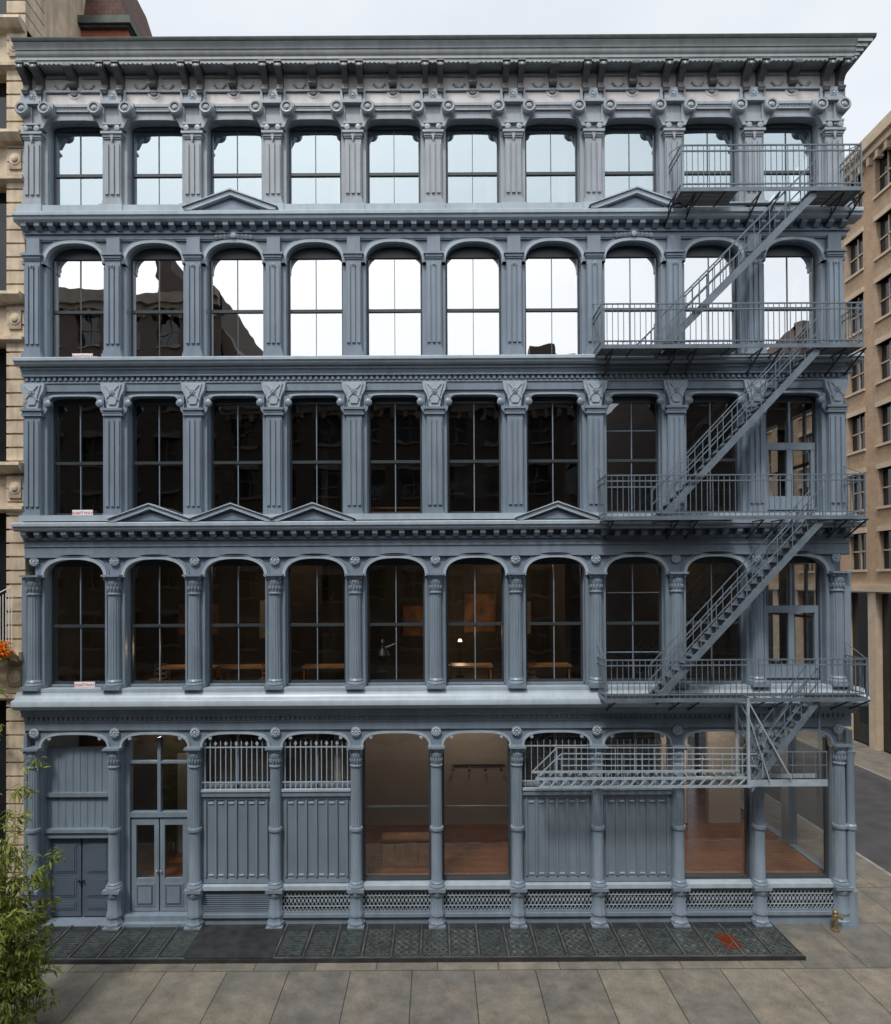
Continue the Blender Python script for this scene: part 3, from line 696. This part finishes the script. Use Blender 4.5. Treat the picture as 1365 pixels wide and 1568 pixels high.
# ---------------------------------------------------------------- vault covers
va=empty('iron_vault_cover'); vp=MB('cover_plates',IRON,va); vr=MB('cover_ribs',IRONL,va); vg=MB('cover_lenses',VGLASS,va)
vx0,vx1=-11.9,10.15; vy0,vy1=-1.85,-.36
vp.box(vx0,vx1,vy0-.05,-.02,0.0,.07)
vp.box(vx0,vx1,vy0-.09,vy0-.05,.0,.11)
n=27; w=(vx1-vx0)/n
for i in range(n):
    a=vx0+i*w
    if 6<=i<=8: 
        if i==6: vp.box(a+.03,a+3*w-.03,vy0,vy1,.07,.105)
        continue
    vr.box(a-.02,a+.02,vy0,-.06,.07,.10)
    if i<12:
        vg.box(a+.09,a+w-.09,vy0+.12,vy1-.05,.07,.078)
        for j in range(10): vr.box(a+.09,a+w-.09,vy0+.2+j*.12,vy0+.208+j*.12,.07,.082)
    else:
        vg.box(a+.07,a+w-.07,vy0+.1,vy1-.02,.07,.076)
        ya,yb=vy0+.1,vy1-.02; nx,ny=3,5
        rb=random.choice((.016,.012,.018,.008))
        for p in range(nx):
            for q in range(ny):
                xa=a+.07+p*(w-.14)/nx; xb=xa+(w-.14)/nx; y_a=ya+q*(yb-ya)/ny; y_b=y_a+(yb-ya)/ny
                if random.random()<.9: vr.bar((xa,y_a,.08),(xb,y_b,.08),rb)
                if random.random()<.9: vr.bar((xa,y_b,.08),(xb,y_a,.08),rb)
                if i%2: vr.lathe(((xa+xb)/2,(y_a+y_b)/2,.075),[(.05,0),(.05,.018)],'z',8)
    vr.box(a+.02,a+w-.02,vy0+.0,vy0+.05,.07,.09)
om=MB('lit_cover_panel',emat('orange_light',(1,.20,.08),.14),va); om.box(8.15,8.65,-1.5,-.7,.0775,.0785); 
for m in (vp,vr,vg,om): m.done()

# standpipe
sp=MB('brass_standpipe',BRASS); sx,sy=X(1262),-.40
sp.lathe((sx,sy,0),[(.13,0),(.13,.04),(.07,.06),(.06,.4),(.085,.42),(.085,.47),(.07,.49),(.075,.56),(.04,.6),(.02,.61)],'z',16)
for s in(-1,1):
    sp.bar((sx,sy,.44),(sx+s*.11,sy-.12,.44),.045,10); sp.bar((sx+s*.10,sy-.11,.44),(sx+s*.14,sy-.15,.44),.065,10)
sp.done()

# ---------------------------------------------------------------- ground
g=MB('ground',ASPH); g.add([(-600,-600,-.13),(600,-600,-.13),(600,600,-.13),(-600,600,-.13)],[(0,1,2,3)]); g.done()
sw=MB('sidewalk',SIDEW); sw.box(-60,16.0,-5.6,.3,-.14,0); sw.box(12.7,16.0,.3,70,-.14,0); sw.done()
kb=MB('kerb',KERB); kb.box(-60,16.15,-5.75,-5.6,-.14,.004); kb.box(16.0,16.15,-5.6,70,-.14,.004); kb.done()
sw2=MB('sidewalk',SIDEW); sw2.box(23.8,27.2,-5,90,-.14,0); sw2.box(-60,60,-22.5,-18.4,-.14,0); sw2.done()
kb=MB('kerb',KERB); kb.box(23.65,23.8,-5,90,-.14,.004); kb.box(-60,60,-18.4,-18.25,-.14,.004); kb.done()

# ---------------------------------------------------------------- generic buildings
def gridbuilding(name,axis,face,depth,u0,u1,h,bays,fl,wallmat,trim,piers=.45,span=.42,base=4.5,cornice=.6):
    e=empty(name); wm=MB('walls',wallmat,e); gm=MB('window_glass',GD,e); tm=MB('trim',trim,e)
    def B(m,ua,ub,da,db,za,zb):
        if axis=='y+': m.box(ua,ub,face+min(da,db),face+max(da,db),za,zb)
        else: m.box(face-max(da,db),face-min(da,db),ua,ub,za,zb)
    B(gm,u0+.3,u1-.3,-.45,-.30,0,h-.3)
    B(wm,u0,u1,-depth,-.45,0,h)
    bw=(u1-u0)/bays; pw=bw*piers; fh=(h-base-1.0)/fl
    for i in range(bays+1):
        c=u0+i*bw; B(wm,max(u0,c-pw/2),min(u1,c+pw/2),-.45,0,base,h)
        B(tm,max(u0,c-pw*.3),min(u1,c+pw*.3),-.45,.1,0,base)
    for f in range(fl+1):
        z=base+f*fh; zt=z+fh*span if f<fl else h
        B(wm,u0,u1,-.44,-.012,z-.2,zt)
        if f<fl:
            for i in range(bays):
                a=u0+i*bw+pw/2; b=a+bw-pw
                B(tm,a-.1,b+.1,-.3,.12,zt-.15,zt); B(tm,a-.1,b+.1,-.3,.08,z+fh-.2,z+fh+.1)
                B(tm,a,b,-.3,-.22,(zt+z+fh-.2)/2-.04,(zt+z+fh-.2)/2+.04); B(tm,(a+b)/2-.03,(a+b)/2+.03,-.3,-.22,zt,z+fh-.2)
    B(tm,u0,u1,-.4,.25,base-.1,base+.35)
    B(tm,u0,u1,-.3,cornice,h-.5,h+.2); B(tm,u0,u1,-.3,cornice*.6,h-.9,h-.5)
    n=int((u1-u0)/.8)
    for i in range(n): B(tm,u0+.2+i*.8,u0+.45+i*.8,-.1,cornice*.5,h-1.4,h-.9)
    for m in (wm,gm,tm): m.done()
    return e
gridbuilding('tan_brick_building','x-',27,20,6,46,37.3,14,7,TANBR,TANST,piers=.42,span=.34,base=9.8)
gridbuilding('opposite_brick_building','y+',-22.5,16,-60,-27,27,11,6,REDBR,TANST)
gridbuilding('opposite_brick_building','y+',-22.5,16,-26.8,-14,29.5,5,6,DKBR,DKST)
gridbuilding('opposite_brick_building','y+',-22.5,16,-14,11,22.6,9,5,DKBR,DKST,cornice=.5)
gridbuilding('opposite_brick_building','y+',-22.5,16,15.2,24,24.9,4,6,DKBR,DKST)
gridbuilding('opposite_brick_building','y+',-22.5,16,24,30,27.4,3,6,REDBR,DKST)
gridbuilding('opposite_brick_building','y+',-22.5,16,46,75,25,8,6,DKBR,TANST)
bh=MB('rooftop_bulkhead',DKBR); bh.box(6.6,8.4,-27,-24,22.6,26.6); bh.box(8.4,9.6,-27,-24,22.6,26.0); bh.done()
gb=MB('opposite_roof_gable',DKBR); gb.pxz([(-18.5,29.4),(-18.5,32.5),(-17.6,32.5),(-17.6,31.6),(-14.0,27.5),(-12.5,25.0),(-12.2,22.6),(-14,22.6)],-25.5,-22.8); gb.done()

# neighbour at left
nb=empty('cream_stone_building'); nm=MB('walls',CREAM,nb); nt_=MB('cornices',CREAMD,nb); ng=MB('window_glass',GD,nb)
NX=XL-.03
nm.box(-40,NX,1.0,20,0,34)
ng.box(-40,NX-.6,.55,.65,0,34)
z=0
while z<34:
    nm.box(NX-.58,NX-.0,.02,1.0,z,z+.36); nm.box(NX-.52,NX-.02,.07,1.0,z+.36,z+.42)
    z+=.42
for k in range(9):
    c=NX-.6-1.25-k*2.6
    nm.box(c-1.95,c-.75,.12,.9,0,34)
for py in (30,205,452,712,1000):
    z=Z(py)
    nm.box(-40,NX+.0,.1,1.0,z-1.35,z-.0)
    nm.pyz([(.1,z+.12),(-.28,z+.12),(-.30,z+.02),(-.22,z-.08),(-.14,z-.16),(.1,z-.2)],-40,NX-.01)
    nm.pyz([(.1,z-1.2),(-.12,z-1.2),(-.12,z-1.3),(.1,z-1.4)],-40,NX-.02)
    nt_.box(NX-.48,NX-.1,-.03,.1,z-.95,z-.35); 
    nm.lathe((NX-.29,-.03,z-.65),[(.07,-.07),(.1,-.05),(.1,-.02),(.17,-.02),(.19,0)],'y',18)
for m in (nm,nt_,ng): m.done()
rl=MB('white_balcony_railing',WHITE)
for i in range(9): rl.bar((-13.3+i*.09-.2,-.3,Z(985)),(-13.3+i*.09-.2,-.3,Z(905)+.0-.25*abs(i-6)/6),.012)
rl.bar((-13.6,-.3,Z(915)),(-12.8,-.3,Z(895)),.018); rl.bar((-13.6,-.3,Z(985)),(-12.75,-.3,Z(985)),.018); rl.done()

# ---------------------------------------------------------------- foliage
def leafmat(name,c1,c2):
    m,nt,N,L=new_mat(name); out=N.new('ShaderNodeOutputMaterial'); b=N.new('ShaderNodeBsdfPrincipled'); t=N.new('ShaderNodeBsdfTranslucent'); mx=N.new('ShaderNodeMixShader'); mx.inputs[0].default_value=.35
    geo=N.new('ShaderNodeNewGeometry'); r=N.new('ShaderNodeValToRGB'); r.color_ramp.elements[0].color=(*c1,1); r.color_ramp.elements[1].color=(*c2,1)
    L.new(geo.outputs['Random Per Island'],r.inputs['Fac']); L.new(r.outputs[0],b.inputs['Base Color']); L.new(r.outputs[0],t.inputs[0]); b.inputs['Roughness'].default_value=.5
    L.new(b.outputs[0],mx.inputs[1]); L.new(t.outputs[0],mx.inputs[2]); L.new(mx.outputs[0],out.inputs[0]); return m
LEAF=leafmat('leaves_green',(.09,.15,.025),(.40,.44,.09)); ORG=leafmat('orange_petals',(.8,.12,.02),(.9,.35,.02))
def leaves(mb,c,r,n,size,narrow=.22):
    for _ in range(n):
        d=Vector((random.gauss(0,1),random.gauss(0,1),random.gauss(0,1))); d=d.normalized()*r*random.random()**.5
        p=Vector(c)+d; a=random.uniform(0,6.28); el=random.uniform(-1.2,.2)
        u=Vector((math.cos(a)*math.cos(el),math.sin(a)*math.cos(el),math.sin(el))); w=u.cross(Vector((random.random()-.5,random.random()-.5,1))).normalized()
        s=size*random.uniform(.6,1.3)
        mb.add([p,p+u*s*.45+w*s*narrow,p+u*s+Vector((0,0,-.2*s)),p+u*s*.45-w*s*narrow],[(0,1,2,3)])
def bamboo(bx,by,H,nst=16,spread=.75,dens=1.0):
    e=empty('bamboo_plant'); tr=MB('canes',LEAF,e); lf=MB('foliage',LEAF,e)
    for k in range(nst):
        x=bx+random.uniform(-spread,spread); y=by+random.uniform(-.4,.4); h=H*random.uniform(.6,1.0)*(1-.28*max(0,(x-bx)/spread))
        lean=Vector((random.uniform(-.12,.16),random.uniform(-.1,.1),0)); p0=Vector((x,y,0)); prev=p0
        for i in range(1,9):
            t=i/8; p=p0+lean*h*t*t+Vector((0,0,h*t)); tr.bar(prev,p,.014*(1-t*.6),5,.014*(1-t*.7)); prev=p
            if t>.2:
                for _ in range(3):
                    a=random.uniform(0,6.28); l=random.uniform(.12,.40)*(1.15-t*.5); q=p+Vector((math.cos(a)*l,math.sin(a)*l,random.uniform(-.05,.2)))
                    tr.bar(p,q,.005,3,.003); leaves(lf,q,.12,int(8*dens),.20,.13); leaves(lf,p.lerp(q,.5),.08,int(5*dens),.18,.13)
    tr.done(); lf.done()
bamboo(-9.85,-4.9,4.0,13,.6)
bamboo(-10.15,-4.7,6.3,14,.45,.9)
fb=empty('flower_box'); m=MB('box',CREAMD,fb); m.box(-13.7,-12.95,-.6,-.3,Z(1010)-.1,Z(1010)+.15); m.done()
m=MB('greens',LEAF,fb); leaves(m,(-13.1,-.45,Z(1000)+.1),.42,220,.15); leaves(m,(-13.2,-.45,Z(1110)),.3,80,.13); leaves(m,(-13.1,-.5,Z(1050)),.3,60,.13); m.done()
m=MB('flowers',ORG,fb); leaves(m,(-12.95,-.55,Z(990)+.05),.30,160,.12,.35); m.done()

# ---------------------------------------------------------------- light
w=bpy.data.worlds.new('World'); scene.world=w; w.use_nodes=True; N=w.node_tree.nodes; L=w.node_tree.links
bg=N['Background']; sky=N.new('ShaderNodeTexSky'); sky.sky_type='NISHITA'; sky.sun_disc=False
sky.sun_elevation=math.radians(58); sky.sun_rotation=math.radians(200); sky.dust_density=4; sky.air_density=1.0; sky.ozone_density=1
hs=N.new('ShaderNodeHueSaturation'); hs.inputs['Saturation'].default_value=.5; hs.inputs['Value'].default_value=1.6; L.new(sky.outputs[0],hs.inputs['Color'])
tc=N.new('ShaderNodeTexCoord'); mp=N.new('ShaderNodeMapping'); mp.inputs['Scale'].default_value=(1.4,1.4,3.5); L.new(tc.outputs['Generated'],mp.inputs['Vector'])
cn=N.new('ShaderNodeTexNoise'); cn.inputs['Scale'].default_value=2.2; cn.inputs['Detail'].default_value=6; L.new(mp.outputs[0],cn.inputs['Vector'])
cr=N.new('ShaderNodeValToRGB'); cr.color_ramp.elements[0].position=.35; cr.color_ramp.elements[1].position=.62
cr.color_ramp.elements[0].color=(.86,.89,.92,1); cr.color_ramp.elements[1].color=(1.0,1.0,1.0,1); L.new(cn.outputs['Fac'],cr.inputs['Fac'])
cm=N.new('ShaderNodeMixRGB'); cm.blend_type='MULTIPLY'; cm.inputs[0].default_value=1; cm.inputs[2].default_value=(8.6,8.75,8.85,1); L.new(cr.outputs[0],cm.inputs[1])
mx=N.new('ShaderNodeMixRGB'); mx.inputs[0].default_value=.6; L.new(hs.outputs[0],mx.inputs[1]); L.new(cm.outputs[0],mx.inputs[2])
L.new(mx.outputs[0],bg.inputs[0]); bg.inputs[1].default_value=.14
sl=bpy.data.lights.new('sun','SUN'); sl.energy=2.1; sl.angle=math.radians(9); sl.color=(1,.95,.89)
so=bpy.data.objects.new('sun',sl); so.rotation_euler=(math.radians(33),0,math.radians(-20)); scene.collection.objects.link(so)
scene.view_settings.view_transform='Standard'; scene.view_settings.look='None'; scene.view_settings.exposure=0
# ---------------------------------------------------------------- camera
cd=bpy.data.cameras.new('camera'); cam=bpy.data.objects.new('camera',cd); scene.collection.objects.link(cam)
cd.sensor_fit='HORIZONTAL'; cd.sensor_width=36; cd.lens=36*1000/1365
cd.shift_x=15.5/1365; cd.shift_y=97/1365; cd.clip_end=2000
th=math.radians(.5); ph=math.radians(-.3)
cam.matrix_world=Matrix.Translation((0,-20,10.5))@Matrix.Rotation(math.pi/2+th,4,'X')@Matrix.Rotation(ph,4,'Z')
scene.camera=cam
